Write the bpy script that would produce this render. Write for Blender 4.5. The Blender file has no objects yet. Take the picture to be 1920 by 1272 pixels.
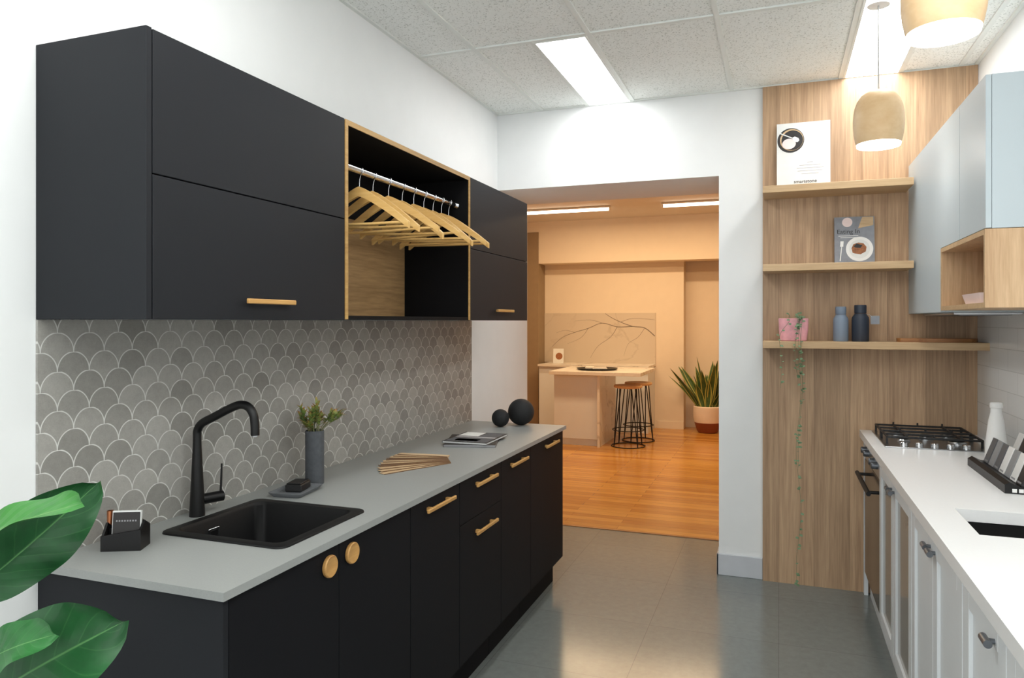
import bpy, bmesh, math, random
from mathutils import Vector, Matrix
PI = math.pi
random.seed(7)
SC = bpy.context.scene
COL = SC.collection
PINV = {}

# ---------------------------------------------------------------- materials
def S(r, g, b):
    def f(c):
        c /= 255.0
        return c / 12.92 if c <= 0.04045 else ((c + 0.055) / 1.055) ** 2.4
    return (f(r), f(g), f(b), 1.0)

class NT:
    def __init__(s, name):
        s.m = bpy.data.materials.new(name); s.m.use_nodes = True
        s.t = s.m.node_tree; s.n = s.t.nodes
        s.p = s.n['Principled BSDF']
        s.tc = s.n.new('ShaderNodeTexCoord')
        s.obj = s.tc.outputs['Object']
    def link(s, a, b): s.t.links.new(a, b)
    def math(s, op, a, b=None, c=None):
        n = s.n.new('ShaderNodeMath'); n.operation = op
        for i, v in enumerate((a, b, c)):
            if v is None: continue
            if isinstance(v, (int, float)): n.inputs[i].default_value = v
            else: s.link(v, n.inputs[i])
        return n.outputs[0]
    def sep(s, v):
        n = s.n.new('ShaderNodeSeparateXYZ'); s.link(v, n.inputs[0]); return n.outputs
    def comb(s, x, y, z=0.0):
        n = s.n.new('ShaderNodeCombineXYZ')
        for i, v in enumerate((x, y, z)):
            if isinstance(v, (int, float)): n.inputs[i].default_value = v
            else: s.link(v, n.inputs[i])
        return n.outputs[0]
    def mapping(s, v, scale=(1, 1, 1), loc=(0, 0, 0)):
        n = s.n.new('ShaderNodeMapping'); s.link(v, n.inputs[0])
        n.inputs['Scale'].default_value = scale; n.inputs['Location'].default_value = loc
        return n.outputs[0]
    def noise(s, v, scale, detail=4, rough=.5, dist=0.0):
        n = s.n.new('ShaderNodeTexNoise'); s.link(v, n.inputs['Vector'])
        n.inputs['Scale'].default_value = scale; n.inputs['Detail'].default_value = detail
        n.inputs['Roughness'].default_value = rough; n.inputs['Distortion'].default_value = dist
        return n.outputs['Fac']
    def white(s, v, dim='2D'):
        n = s.n.new('ShaderNodeTexWhiteNoise'); n.noise_dimensions = dim
        s.link(v, n.inputs['W' if dim == '1D' else 'Vector']); return n.outputs['Value']
    def rng(s, v, a, b, c, d):
        n = s.n.new('ShaderNodeMapRange'); s.link(v, n.inputs[0])
        for i, k in enumerate((a, b, c, d)): n.inputs[i + 1].default_value = k
        return n.outputs[0]
    def scale(s, col, f):
        n = s.n.new('ShaderNodeVectorMath'); n.operation = 'SCALE'
        if isinstance(col, tuple): n.inputs[0].default_value = col[:3]
        else: s.link(col, n.inputs[0])
        s.link(f, n.inputs['Scale']); return n.outputs[0]
    def mix(s, f, a, b):
        n = s.n.new('ShaderNodeMix'); n.data_type = 'RGBA'
        if isinstance(f, (int, float)): n.inputs[0].default_value = f
        else: s.link(f, n.inputs[0])
        for i, v in ((6, a), (7, b)):
            if isinstance(v, tuple): n.inputs[i].default_value = v
            else: s.link(v, n.inputs[i])
        return n.outputs[2]
    def bump(s, h, strength=.2, dist=.002):
        n = s.n.new('ShaderNodeBump'); s.link(h, n.inputs['Height'])
        n.inputs['Strength'].default_value = strength; n.inputs['Distance'].default_value = dist
        s.link(n.outputs[0], s.p.inputs['Normal'])
    def base(s, c):
        if isinstance(c, tuple): s.p.inputs['Base Color'].default_value = c
        else: s.link(c, s.p.inputs['Base Color'])
    def surf(s, rough=.5, metal=0, spec=.5):
        s.p.inputs['Roughness'].default_value = rough
        s.p.inputs['Metallic'].default_value = metal
        s.p.inputs['Specular IOR Level'].default_value = spec

def plain(name, col, rough=.5, metal=0, var=.05, vs=9, spec=.5, bump=0, bs=150):
    k = NT(name); k.surf(rough, metal, spec)
    f = k.noise(k.obj, vs, 3)
    k.base(k.scale(col, k.rng(f, .25, .75, 1 - var, 1 + var)))
    if bump: k.bump(k.noise(k.obj, bs, 2), bump, .001)
    return k.m

def wood(name, light, dark, axis=2, rough=.45, band=None, across=28, along=1.6, spec=.4):
    k = NT(name); k.surf(rough, 0, spec)
    sc = [across] * 3; sc[axis] = along
    v = k.mapping(k.obj, tuple(sc))
    if band:
        o = k.sep(k.obj)[band[0]]
        od = k.math('DIVIDE', o, band[1])
        bid = k.math('FLOOR', od)
        r = k.white(bid, '1D')
        off = k.math('MULTIPLY', r, 37.0)
        n = k.n.new('ShaderNodeVectorMath'); n.operation = 'ADD'
        k.link(v, n.inputs[0]); k.link(k.comb(off, off, off), n.inputs[1]); v = n.outputs[0]
    a = k.noise(v, 1.0, 6, .6, .8)
    b = k.noise(v, 4.5, 3, .6, .2)
    f = k.math('ADD', k.math('MULTIPLY', a, .6), k.math('MULTIPLY', b, .4))
    c = k.mix(k.rng(f, .34, .64, 0, 1), dark, light)
    if band:
        c = k.scale(c, k.rng(r, 0, 1, band[2], 1.05))
        j = k.math('LESS_THAN', k.math('FRACT', od), .012)
        c = k.scale(c, k.rng(j, 0, 1, 1, .75))
    k.base(c); k.bump(f, .06, .001)
    return k.m

def emit(name, col, strength):
    k = NT(name); k.base(col); k.surf(.6)
    k.p.inputs['Emission Color'].default_value = col
    f = k.noise(k.obj, 3, 1)
    k.link(k.rng(f, 0, 1, strength * .97, strength * 1.03), k.p.inputs['Emission Strength'])
    return k.m

def scales_mat():
    k = NT('fish scale tiles'); k.surf(.42, 0, .4)
    W, P = .092, .0503
    o = k.sep(k.obj); y, z = o[1], k.math('ADD', o[2], -.867)
    zr = k.math('DIVIDE', z, P); row = k.math('FLOOR', zr); f = k.math('FRACT', zr)
    yw = k.math('DIVIDE', k.math('ADD', y, 5.0), W)
    par = k.math('MULTIPLY', k.math('MODULO', row, 2.0), .5)
    par2 = k.math('SUBTRACT', .5, par)
    y1 = k.math('ADD', yw, par); y2 = k.math('ADD', yw, par2)
    g = k.math('MULTIPLY', k.math('SUBTRACT', k.math('FRACT', y1), .5), 2.0)
    e = k.math('SQRT', k.math('ADD', k.math('MULTIPLY', g, g), k.math('MULTIPLY', f, f)))
    inside = k.math('LESS_THAN', e, 1.0)
    ids = k.n.new('ShaderNodeMix'); ids.data_type = 'FLOAT'
    k.link(inside, ids.inputs[0])
    k.link(k.math('FLOOR', y2), ids.inputs[2]); k.link(k.math('FLOOR', y1), ids.inputs[3])
    rid = k.math('SUBTRACT', k.math('ADD', row, 1.0), inside)
    r = k.white(k.comb(k.math('ADD', ids.outputs[0], .5), k.math('ADD', rid, .5)))
    c = k.mix(k.rng(r, 0, 1, 0, 1), S(141, 139, 134), S(171, 169, 163))
    big = k.noise(k.obj, 55, 5, .65)
    fine = k.noise(k.obj, 260, 3, .6)
    ff = k.math('ADD', k.math('MULTIPLY', big, .6), k.math('MULTIPLY', fine, .4))
    c = k.scale(c, k.rng(ff, .3, .7, .86, 1.12))
    gr = k.rng(k.math('ABSOLUTE', k.math('SUBTRACT', e, 1.0)), .022, .042, 1, 0)
    c = k.mix(gr, c, S(214, 214, 210))
    k.base(c)
    k.bump(k.math('SUBTRACT', 1.0, gr), .3, .001)
    return k.m

def brick(name, ax, bw, bh, c1, c2, grout, gs, offset, rough, grain=None, bumpy=.2, spec=.5, freq=2):
    k = NT(name); k.surf(rough, 0, spec)
    o = k.sep(k.obj)
    v = k.comb(o[ax[0]], o[ax[1]])
    b = k.n.new('ShaderNodeTexBrick'); k.link(v, b.inputs['Vector'])
    b.offset = offset; b.offset_frequency = freq
    b.inputs['Color1'].default_value = c1; b.inputs['Color2'].default_value = c2
    b.inputs['Mortar'].default_value = grout
    b.inputs['Scale'].default_value = 1.0; b.inputs['Mortar Size'].default_value = gs
    b.inputs['Mortar Smooth'].default_value = .1
    b.inputs['Brick Width'].default_value = bw; b.inputs['Row Height'].default_value = bh
    c = b.outputs['Color']
    if grain:
        n = k.noise(k.mapping(k.obj, grain[0]), grain[1], 6, .68)
        c = k.scale(c, k.rng(n, .3, .7, 1 - grain[2], 1 + grain[2]))
    k.base(c)
    k.bump(k.math('SUBTRACT', 1.0, b.outputs['Fac']), bumpy, .001)
    return k.m

def ceiling_mat():
    k = NT('speckled ceiling tile'); k.surf(.9, 0, .1)
    n = k.noise(k.obj, 130, 2, .5)
    n2 = k.noise(k.obj, 60, 3, .5)
    c = k.mix(k.rng(n, .58, .66, 0, .65), S(246, 249, 246), S(172, 176, 170))
    c = k.scale(c, k.rng(n2, .3, .7, .98, 1.02)); k.base(c)
    k.bump(n, .2, .001)
    return k.m

def marble_mat(name, basec, vein, sc=1.6, width=.02, amt=1.0):
    k = NT(name); k.surf(.25, 0, .5)
    n = k.noise(k.obj, sc, 6, .55, .7)
    v = k.math('ABSOLUTE', k.math('SUBTRACT', n, .5))
    f = k.rng(v, 0, width, amt, 0)
    n2 = k.noise(k.obj, sc * .8, 2)
    f = k.math('MULTIPLY', f, k.rng(n2, .4, .6, .15, 1))
    k.base(k.mix(f, basec, vein)); return k.m

def leaf_mat(name, c1, c2, vein, veins=7, rough=.4, edge=None, lat_amt=.16):
    k = NT(name); k.surf(rough, 0, .4)
    o = k.sep(k.tc.outputs['UV'])
    d = k.math('ABSOLUTE', k.math('SUBTRACT', o[1], .5))
    n = k.noise(k.obj, 16, 3, .6)
    c = k.mix(k.rng(n, .3, .7, 0, 1), c1, c2)
    if edge:
        c = k.mix(k.math('GREATER_THAN', d, .36), c, edge)
    else:
        mid = k.rng(d, .004, .016, .75, 0)
        w = k.math('MULTIPLY', k.noise(k.obj, 14, 2), .5)
        lat = k.math('FRACT', k.math('ADD', w, k.math('SUBTRACT', k.math('MULTIPLY', o[0], float(veins)), k.math('MULTIPLY', d, 3.4))))
        la = k.math('ABSOLUTE', k.math('SUBTRACT', lat, .5))
        f = k.math('MAXIMUM', mid, k.math('MULTIPLY', k.rng(la, 0, .05, 1, 0), lat_amt))
        c = k.mix(f, c, vein)
        k.bump(k.math('SUBTRACT', 1.0, k.math('MAXIMUM', mid, k.rng(la, 0, .5, .6, 0))), .3, .004)
    k.base(c); return k.m

def sprig_mat():
    k = NT('leaf green to red'); k.surf(.45, 0, .4)
    u = k.sep(k.tc.outputs['UV'])[0]
    n = k.noise(k.obj, 30, 2)
    c = k.mix(k.rng(n, .35, .65, 0, 1), S(92, 124, 62), S(146, 160, 86))
    c = k.mix(k.rng(u, .4, .85, 0, .6), c, S(200, 168, 90))
    c = k.mix(k.math('MULTIPLY', k.rng(u, .6, 1, 0, 1), k.rng(n, .4, .6, .3, 1)), c, S(178, 88, 66))
    k.base(c); return k.m

M = {}
M['wall'] = plain('white wall paint', S(238, 240, 240), .75, var=.012, spec=.2, bump=.03)
M['farwall'] = plain('cream wall paint', S(234, 220, 200), .8, var=.015, spec=.15)
M['farceil'] = plain('pale beige ceiling paint', S(226, 222, 218), .8, var=.015, spec=.15)
M['brownwall'] = plain('muted brown partition', S(150, 130, 104), .8)
M['ceil'] = ceiling_mat()
M['tbar'] = plain('painted steel grid', S(232, 236, 232), .5, var=.01)
M['black'] = plain('matt charcoal laminate', S(32, 34, 38), .55, var=.015, vs=3, spec=.2)
M['black_base'] = plain('matt black laminate', S(23, 24, 27), .6, var=.015, vs=3, spec=.12)
M['void'] = plain('black interior lining', S(16, 16, 18), .7, spec=.15)
M['sinkblack'] = plain('black granite composite', S(12, 12, 13), .5, var=.2, vs=300, spec=.35)
M['tap'] = plain('matt black metal', S(12, 12, 13), .42, spec=.4)
M['greytop'] = plain('grey engineered stone', S(152, 155, 153), .35, var=.04, vs=220, spec=.4)
M['whitetop'] = plain('white engineered stone', S(242, 243, 243), .25, var=.01, vs=100)
M['whitecab'] = plain('white satin lacquer', S(226, 230, 232), .4, var=.015)
M['blue'] = plain('pale grey blue laminate', S(189, 201, 207), .45, var=.01, vs=3, spec=.35)
M['oakpanel'] = wood('oak wall panelling', S(208, 175, 140), S(162, 130, 101), 2, .5, band=(0, .186, .84), across=27, along=1.0)
M['oakshelf'] = wood('oak shelf', S(206, 176, 136), S(184, 152, 114), 0)
M['oakback'] = wood('oak back panel', S(190, 154, 108), S(142, 108, 70), 1, across=22)
M['oakniche'] = wood('oak niche box', S(216, 184, 146), S(184, 148, 112), 2)
M['goldoak'] = wood('golden oak edging', S(196, 158, 98), S(160, 122, 70), 1, .4)
M['handle'] = wood('oak pull', S(204, 160, 98), S(172, 124, 68), 1, .4)
M['hanger'] = wood('pale hanger wood', S(236, 196, 128), S(218, 170, 98), 0, .4)
M['pendant'] = wood('turned pale timber', S(240, 210, 168), S(226, 188, 140), 2, .45, across=4, along=7)
M['chrome'] = plain('chrome', S(210, 212, 215), .15, 1, .02)
M['steel'] = plain('brushed steel', S(186, 188, 190), .28, 1, .04)
M['greymetal'] = plain('grey metal pull', S(120, 124, 130), .35, .8)
M['iron'] = plain('cast iron', S(22, 22, 23), .55, var=.1, vs=80)
M['glassblack'] = plain('black oven glass', S(40, 32, 28), .12, spec=.6)
M['glasspane'] = plain('smoky glass pane', S(150, 144, 136), .12, spec=.6)
M['scales'] = scales_mat()
M['subway'] = brick('white gloss wall tile', (1, 2), .30, .098, S(240, 242, 242), S(235, 238, 238), S(212, 215, 215), .0018, .5, .2)
M['floortile'] = brick('grey stone floor tile', (0, 1), .60, .60, S(116, 121, 118), S(112, 117, 114), S(98, 102, 100), .0016, 0, .16, ((1, 1, 1), 26, .08), .05, .55)
M['timber'] = brick('golden timber boards', (0, 1), 1.1, .085, S(212, 156, 76), S(180, 120, 52), S(138, 90, 38), .0014, .37, .2, ((2.5, 30, 3), 2.0, .17), .1, .5)
M['marble'] = marble_mat('veined marble', S(212, 200, 184), S(170, 156, 140), 1.0, .02, .3)
M['vein'] = plain('dark marble vein', S(132, 120, 108), .3)
M['marbletop'] = marble_mat('veined marble slab', S(232, 226, 216), S(160, 148, 136), 2.0, .03, .7)
M['skirt'] = plain('pale skirting', S(200, 204, 210), .5)
M['panel_light'] = emit('ceiling light diffuser', (1, 1, .99, 1), 13)
M['strip'] = emit('warm strip tube', (1, .84, .62, 1), 10)
M['bulb'] = emit('pendant glow', (1, .98, .95, 1), 5)
M['white'] = plain('white plastic', S(238, 238, 236), .4, var=.01)
M['cord'] = plain('white cord', S(200, 200, 198), .6)
M['paper'] = plain('white paper', S(226, 228, 226), .6, var=.03, vs=25)
M['paperblue'] = plain('blue grey printed paper', S(138, 142, 150), .5, var=.14, vs=30)
M['ink'] = plain('dark ink', S(44, 42, 42), .6)
M['inkgrey'] = plain('grey ink', S(150, 150, 152), .6)
M['food'] = plain('printed food brown', S(150, 92, 50), .5, var=.4, vs=90)
M['vase'] = plain('dark grey concrete', S(80, 83, 88), .7, var=.16, vs=60)
M['traygrey'] = plain('grey stone dish', S(108, 111, 115), .6, var=.1, vs=60)
M['soap'] = plain('black soap', S(22, 22, 23), .5)
M['ball'] = plain('black woven surface', S(22, 23, 25), .75, var=.4, vs=150, bump=.8, bs=160)
M['copper'] = plain('copper', S(200, 130, 90), .3, 1)
M['tan'] = plain('tan card', S(190, 140, 100), .6)
M['fig'] = leaf_mat('fig leaf dark', S(16, 66, 30), S(28, 88, 42), S(86, 140, 80))
M['figmid'] = leaf_mat('fig leaf mid', S(26, 88, 38), S(44, 112, 52), S(104, 156, 92))
M['figlight'] = leaf_mat('fig leaf light', S(44, 114, 46), S(66, 136, 58), S(130, 176, 104))
M['bark'] = plain('brown bark', S(92, 74, 54), .8, var=.2, vs=60)
M['vine'] = plain('green brown vine', S(122, 122, 90), .7, var=.2, vs=60)
M['potdark'] = plain('charcoal planter', S(58, 60, 64), .6)
M['soil'] = plain('dark soil', S(50, 38, 28), .95, var=.3, vs=60)
M['sprig'] = sprig_mat()
M['pearl'] = plain('trailing leaf green', S(104, 132, 98), .5, var=.25, vs=60)
M['pink'] = plain('pink concrete', S(230, 166, 174), .6, var=.14, vs=34)
M['pinkpale'] = plain('pale pink ceramic', S(242, 222, 220), .5)
M['millblue'] = plain('slate blue mill', S(124, 138, 156), .5)
M['millnavy'] = plain('dark navy mill', S(44, 52, 66), .5)
M['walnut'] = wood('warm board wood', S(176, 122, 70), S(128, 82, 44), 0)
M['snake'] = leaf_mat('snake plant leaf', S(46, 76, 40), S(78, 104, 56), S(1, 1, 1), edge=S(176, 174, 92))
M['terracotta'] = plain('brown glaze', S(128, 64, 40), .5)
M['potwhite'] = plain('cream pot', S(228, 212, 198), .5)
M['stoolseat'] = wood('stool timber', S(230, 194, 148), S(204, 162, 114), 0)
M['chipA'] = plain('dark grey sample', S(92, 94, 98), .4, var=.1, vs=150)
M['chipB'] = plain('mid grey sample', S(142, 144, 146), .4, var=.08, vs=150)
M['chipC'] = plain('white sample', S(232, 232, 230), .4, var=.02, vs=150)
M['chipD'] = plain('black sample', S(38, 38, 40), .4, var=.1, vs=150)
M['fanA'] = wood('sample veneer pale', S(222, 196, 158), S(190, 158, 118), 0)
M['fanB'] = wood('sample veneer brown', S(134, 100, 70), S(92, 66, 44), 0)

# ---------------------------------------------------------------- geometry
def nb(): return bmesh.new()
def box(bm, x0, x1, y0, y1, z0, z1, bev=0, seg=1):
    r = bmesh.ops.create_cube(bm, size=1.0)
    vs = r['verts']
    for v in vs:
        v.co = Vector(((x0 + x1) / 2 + v.co.x * (x1 - x0), (y0 + y1) / 2 + v.co.y * (y1 - y0), (z0 + z1) / 2 + v.co.z * (z1 - z0)))
    if bev:
        es = list({e for v in vs for e in v.link_edges})
        bmesh.ops.bevel(bm, geom=es, offset=bev, segments=seg, affect='EDGES', profile=.5)
    return bm
def B(*a, **k): return box(nb(), *a, **k)

def prism(bm, pts, axis, a0, a1):
    def mk(p, a):
        if axis == 'x': return (a, p[0], p[1])
        if axis == 'y': return (p[0], a, p[1])
        return (p[0], p[1], a)
    A = [bm.verts.new(mk(p, a0)) for p in pts]; C = [bm.verts.new(mk(p, a1)) for p in pts]
    n = len(pts)
    fs = [bm.faces.new(A[::-1]), bm.faces.new(C)]
    for i in range(n): fs.append(bm.faces.new((A[i], A[(i + 1) % n], C[(i + 1) % n], C[i])))
    bmesh.ops.recalc_face_normals(bm, faces=fs)
    return bm

def tube(bm, pts, r, seg=10, cap=True):
    pts = [Vector(p) for p in pts]; n = len(pts)
    rs = r if isinstance(r, (list, tuple)) else [r] * n
    d0 = (pts[1] - pts[0]).normalized()
    up = Vector((0, 0, 1)) if abs(d0.z) < .9 else Vector((1, 0, 0))
    nrm = d0.cross(up).normalized()
    rings = []
    for i in range(n):
        if i == 0: d = d0
        elif i == n - 1: d = (pts[i] - pts[i - 1]).normalized()
        else: d = ((pts[i + 1] - pts[i]).normalized() + (pts[i] - pts[i - 1]).normalized()).normalized()
        nrm = (nrm - d * nrm.dot(d)).normalized(); b = d.cross(nrm)
        rings.append([bm.verts.new(pts[i] + (nrm * math.cos(2 * PI * k / seg) + b * math.sin(2 * PI * k / seg)) * rs[i]) for k in range(seg)])
    for i in range(n - 1):
        for k in range(seg):
            bm.faces.new((rings[i][k], rings[i][(k + 1) % seg], rings[i + 1][(k + 1) % seg], rings[i + 1][k]))
    if cap:
        bm.faces.new(rings[0][::-1]); bm.faces.new(rings[-1])
    return bm

def smooth(pts, n=6):
    P = [Vector(p) for p in pts]; out = []
    for i in range(len(P) - 1):
        p0 = P[max(i - 1, 0)]; p1 = P[i]; p2 = P[i + 1]; p3 = P[min(i + 2, len(P) - 1)]
        for k in range(n):
            t = k / n
            out.append(.5 * ((2 * p1) + (p2 - p0) * t + (2 * p0 - 5 * p1 + 4 * p2 - p3) * t * t + (3 * p1 - p0 - 3 * p2 + p3) * t ** 3))
    out.append(P[-1]); return out

def lathe(bm, prof, c=(0, 0, 0), seg=32, axis='z'):
    c = Vector(c); rings = []
    def mk(x, y, z):
        if axis == 'x': return c + Vector((z, x, y))
        if axis == 'y': return c + Vector((y, z, x))
        return c + Vector((x, y, z))
    for r, z in prof:
        if r < 1e-6: rings.append([bm.verts.new(mk(0, 0, z))])
        else: rings.append([bm.verts.new(mk(r * math.cos(2 * PI * k / seg), r * math.sin(2 * PI * k / seg), z)) for k in range(seg)])
    for a, b in zip(rings[:-1], rings[1:]):
        for k in range(seg):
            q = (k + 1) % seg
            if len(a) == 1 and len(b) == 1: continue
            if len(a) == 1: bm.faces.new((a[0], b[q], b[k]))
            elif len(b) == 1: bm.faces.new((a[k], a[q], b[0]))
            else: bm.faces.new((a[k], a[q], b[q], b[k]))
    bmesh.ops.recalc_face_normals(bm, faces=bm.faces[:])
    return bm
def L(*a, **k): return lathe(nb(), *a, **k)

def rrect(x0, x1, y0, y1, r, n=6):
    out = []
    for cx, cy, a in ((x1 - r, y1 - r, 0), (x0 + r, y1 - r, PI / 2), (x0 + r, y0 + r, PI), (x1 - r, y0 + r, 1.5 * PI)):
        for i in range(n + 1):
            t = a + PI / 2 * i / n; out.append((cx + r * math.cos(t), cy + r * math.sin(t)))
    return out

def loft(bm, loops, capstart=False, capend=True):
    rings = [[bm.verts.new(p) for p in lp] for lp in loops]
    n = len(rings[0])
    for a, b in zip(rings[:-1], rings[1:]):
        for k in range(n): bm.faces.new((a[k], a[(k + 1) % n], b[(k + 1) % n], b[k]))
    if capend: bm.faces.new(rings[-1])
    if capstart: bm.faces.new(rings[0][::-1])
    bmesh.ops.recalc_face_normals(bm, faces=bm.faces[:])
    return bm

def slab_hole(x0, x1, y0, y1, z0, z1, a0, a1, b0, b1):
    bm = nb()
    o = [(x0, y0), (x1, y0), (x1, y1), (x0, y1)]; h = [(a0, b0), (a1, b0), (a1, b1), (a0, b1)]
    def vs(l, z): return [bm.verts.new((p[0], p[1], z)) for p in l]
    ot, ht, ob, hb = vs(o, z1), vs(h, z1), vs(o, z0), vs(h, z0)
    for i in range(4):
        j = (i + 1) % 4
        bm.faces.new((ot[i], ot[j], ht[j], ht[i])); bm.faces.new((ob[j], ob[i], hb[i], hb[j]))
        bm.faces.new((ob[i], ob[j], ot[j], ot[i])); bm.faces.new((ht[i], ht[j], hb[j], hb[i]))
    bmesh.ops.recalc_face_normals(bm, faces=bm.faces[:])
    return bm

def leafgrid(bm, base, tip, normal, width, curl=.03, fold=.15, wav=0, nl=16, nw=8, prof=None):
    base, tip, nr = Vector(base), Vector(tip), Vector(normal).normalized()
    d = (tip - base).normalized(); side = nr.cross(d).normalized(); nr = d.cross(side).normalized()
    uv = bm.loops.layers.uv.verify()
    prof = prof or (lambda s: max(0.0, math.sin(PI * min(1, s ** 1.25))) ** .62)
    g = []; uvs = {}
    for i in range(nl + 1):
        s = i / nl; w = width / 2 * max(prof(s), .012)
        row = []
        for j in range(nw + 1):
            q = j / nw * 2 - 1
            p = base.lerp(tip, s) + nr * curl * math.sin(PI * s) * 1.0 + side * w * q + nr * (fold * abs(q) * w + wav * math.sin(s * 13 + q * 2) * abs(q) ** 2)
            v = bm.verts.new(p); uvs[v] = (s, j / nw); row.append(v)
        g.append(row)
    for i in range(nl):
        for j in range(nw):
            f = bm.faces.new((g[i][j], g[i + 1][j], g[i + 1][j + 1], g[i][j + 1]))
            for lp in f.loops: lp[uv].uv = uvs[lp.vert]
    return bm

# ---------------------------------------------------------------- objects
def link(name, me): 
    o = bpy.data.objects.new(name, me); COL.objects.link(o); return o
def tag(o, label, cat, group=None, kind=None):
    if label: o['label'] = label
    if cat: o['category'] = cat
    if group: o['group'] = group
    if kind: o['kind'] = kind
    return o
def thing(name, label, cat, loc=(0, 0, 0), group=None, local=False, rot=None):
    o = link(name, None); o.location = loc; o.empty_display_size = .05
    if rot: o.rotation_euler = rot
    tag(o, label, cat, group)
    PINV[o] = None if local else Matrix.Translation(Vector(loc)).inverted()
    return o
def obj(name, bm, mat, parent=None, ang=28, label=None):
    me = bpy.data.meshes.new(name); bm.to_mesh(me); bm.free()
    me.shade_smooth(); me.set_sharp_from_angle(angle=math.radians(ang))
    me.materials.append(mat)
    o = link(name, me)
    if parent:
        o.parent = parent
        pi = PINV.get(parent)
        if pi is not None: o.matrix_parent_inverse = pi
    if label: o['label'] = label
    return o
def single(name, bm, mat, label, cat, group=None):
    return tag(obj(name, bm, mat), label, cat, group)
def struct(name, bm, mat): return tag(obj(name, bm, mat), None, None, None, 'structure')
def dup(root, loc, rot=(0, 0, 0), label=None):
    r = root.copy(); COL.objects.link(r); r.location = loc; r.rotation_euler = rot
    if label: r['label'] = label
    for ch in list(root.children):
        c = ch.copy(); COL.objects.link(c); c.parent = r
        for g in list(ch.children):
            d = g.copy(); COL.objects.link(d); d.parent = c
    return r
def text(name, s, size, mat, parent, M4, bold=0.0, align='CENTER'):
    cu = bpy.data.curves.new(name, 'FONT'); cu.body = s; cu.size = size; cu.align_x = align; cu.offset = bold
    t = bpy.data.objects.new('tmp', cu); COL.objects.link(t)
    dg = bpy.context.evaluated_depsgraph_get(); dg.update()
    me = bpy.data.meshes.new_from_object(t.evaluated_get(dg))
    bpy.data.objects.remove(t); bpy.data.curves.remove(cu)
    me.transform(M4); me.materials.clear(); me.materials.append(mat); me.name = name
    o = link(name, me); o.parent = parent
    pi = PINV.get(parent)
    if pi is not None: o.matrix_parent_inverse = pi
    return o

# ================================================================ SETTING
WX, RX, BY, CZ = -1.745, .99, 4.47, 2.866
struct('floor', B(WX - .15, RX + .1, -2.0, 5.15, -.1, 0), M['floortile'])
struct('floor_far', B(-5, 2, 5.15, 11, -.1, 0), M['timber'])
struct('trim_1', B(WX, RX, 5.14, 5.16, 0, .004), M['walnut'])
struct('wall_left', B(WX - .15, WX, -2.0, 5.08, 0, 2.95), M['wall'])
struct('wall_right', B(RX, RX + .1, -2.0, 5.08, 0, 2.95), M['wall'])
struct('wall_back', prism(nb(), [(WX, 2.364), (-.333, 2.364), (-.333, 0), (RX, 0), (RX, 2.95), (WX, 2.95)], 'y', BY, 5.08), M['wall'])
struct('ceiling', B(WX, RX, -2.0, BY, CZ, CZ + .08), M['ceil'])
bm = nb()
for x in (-1.43, -.845, -.26, .325, .91): box(bm, x - .012, x + .012, -2, BY, CZ - .007, CZ)
for x in (-1.135, .63): box(bm, x - .008, x + .008, 3.35, BY, CZ - .007, CZ)
for y in (3.35, 2.27, 1.19, .11, -.97): box(bm, WX, RX, y - .012, y + .012, CZ - .0072, CZ)
box(bm, WX, WX + .018, -2, BY, CZ - .009, CZ); box(bm, RX - .018, RX, -2, BY, CZ - .009, CZ); box(bm, WX, RX, BY - .018, BY, CZ - .0092, CZ)
struct('trim_2', bm, M['tbar'])
bm = nb(); box(bm, -.345, -.087, BY - .014, BY, 0, .125, .003); box(bm, -.345, -.333, BY - .014, 5.08, 0, .125, .003)
struct('baseboard_back', bm, M['skirt'])
# far room
struct('ceiling_far', B(-5, 2, 5.08, 11, 2.94, 3.02), M['farceil'])
struct('wall_far', B(-5, -1.24, 10.3, 10.7, 0, 2.94), M['farwall'])
struct('wall_alcove', B(-1.24, 2, 10.55, 10.7, 0, 2.94), M['farwall'])
struct('trim_3', B(-4.99, 1.99, 10.0, 10.3, 2.335, 2.94), M['farwall'])
struct('wall_far_left', B(-5.1, -5, 5.0, 10.7, 0, 2.94), M['farwall'])
struct('wall_far_right', B(2, 2.1, 5.0, 10.7, 0, 2.94), M['farwall'])
bm = nb(); box(bm, -5, WX - .15, 4.98, 5.08, 0, 2.94); box(bm, RX + .1, 2, 4.98, 5.08, 0, 2.94)
struct('wall_far_front', bm, M['farwall'])
struct('wall_partition', B(-4.9, -3.26, 9.985, 10.298, 0, 2.79), M['brownwall'])
bm = nb(); box(bm, -1.6, -1.24, 10.285, 10.3, 0, .1); box(bm, -1.24, 1.9, 10.535, 10.55, 0, .1)
struct('baseboard_far', bm, M['farwall'])

# ================================================================ CEILING LIGHTS
def ceil_light(x0, x1, y0, y1, label):
    t = thing('ceiling_light', label, 'light', ((x0 + x1) / 2, (y0 + y1) / 2, CZ), 'recessed ceiling light panels')
    obj('frame', slab_hole(x0, x1, y0, y1, CZ - .009, CZ - .0045, x0 + .012, x1 - .012, y0 + .012, y1 - .012), M['tbar'], t)
    obj('diffuser', B(x0 + .012, x1 - .012, y0 + .012, y1 - .012, CZ - .008, CZ - .005), M['panel_light'], t)
ceil_light(-1.127, -.857, 3.362, 4.452, 'long lit white ceiling panel above the doorway wall')
ceil_light(.337, .622, 3.362, 4.452, 'lit white ceiling panel above the oak wall panelling, behind the pendant cord')

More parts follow.
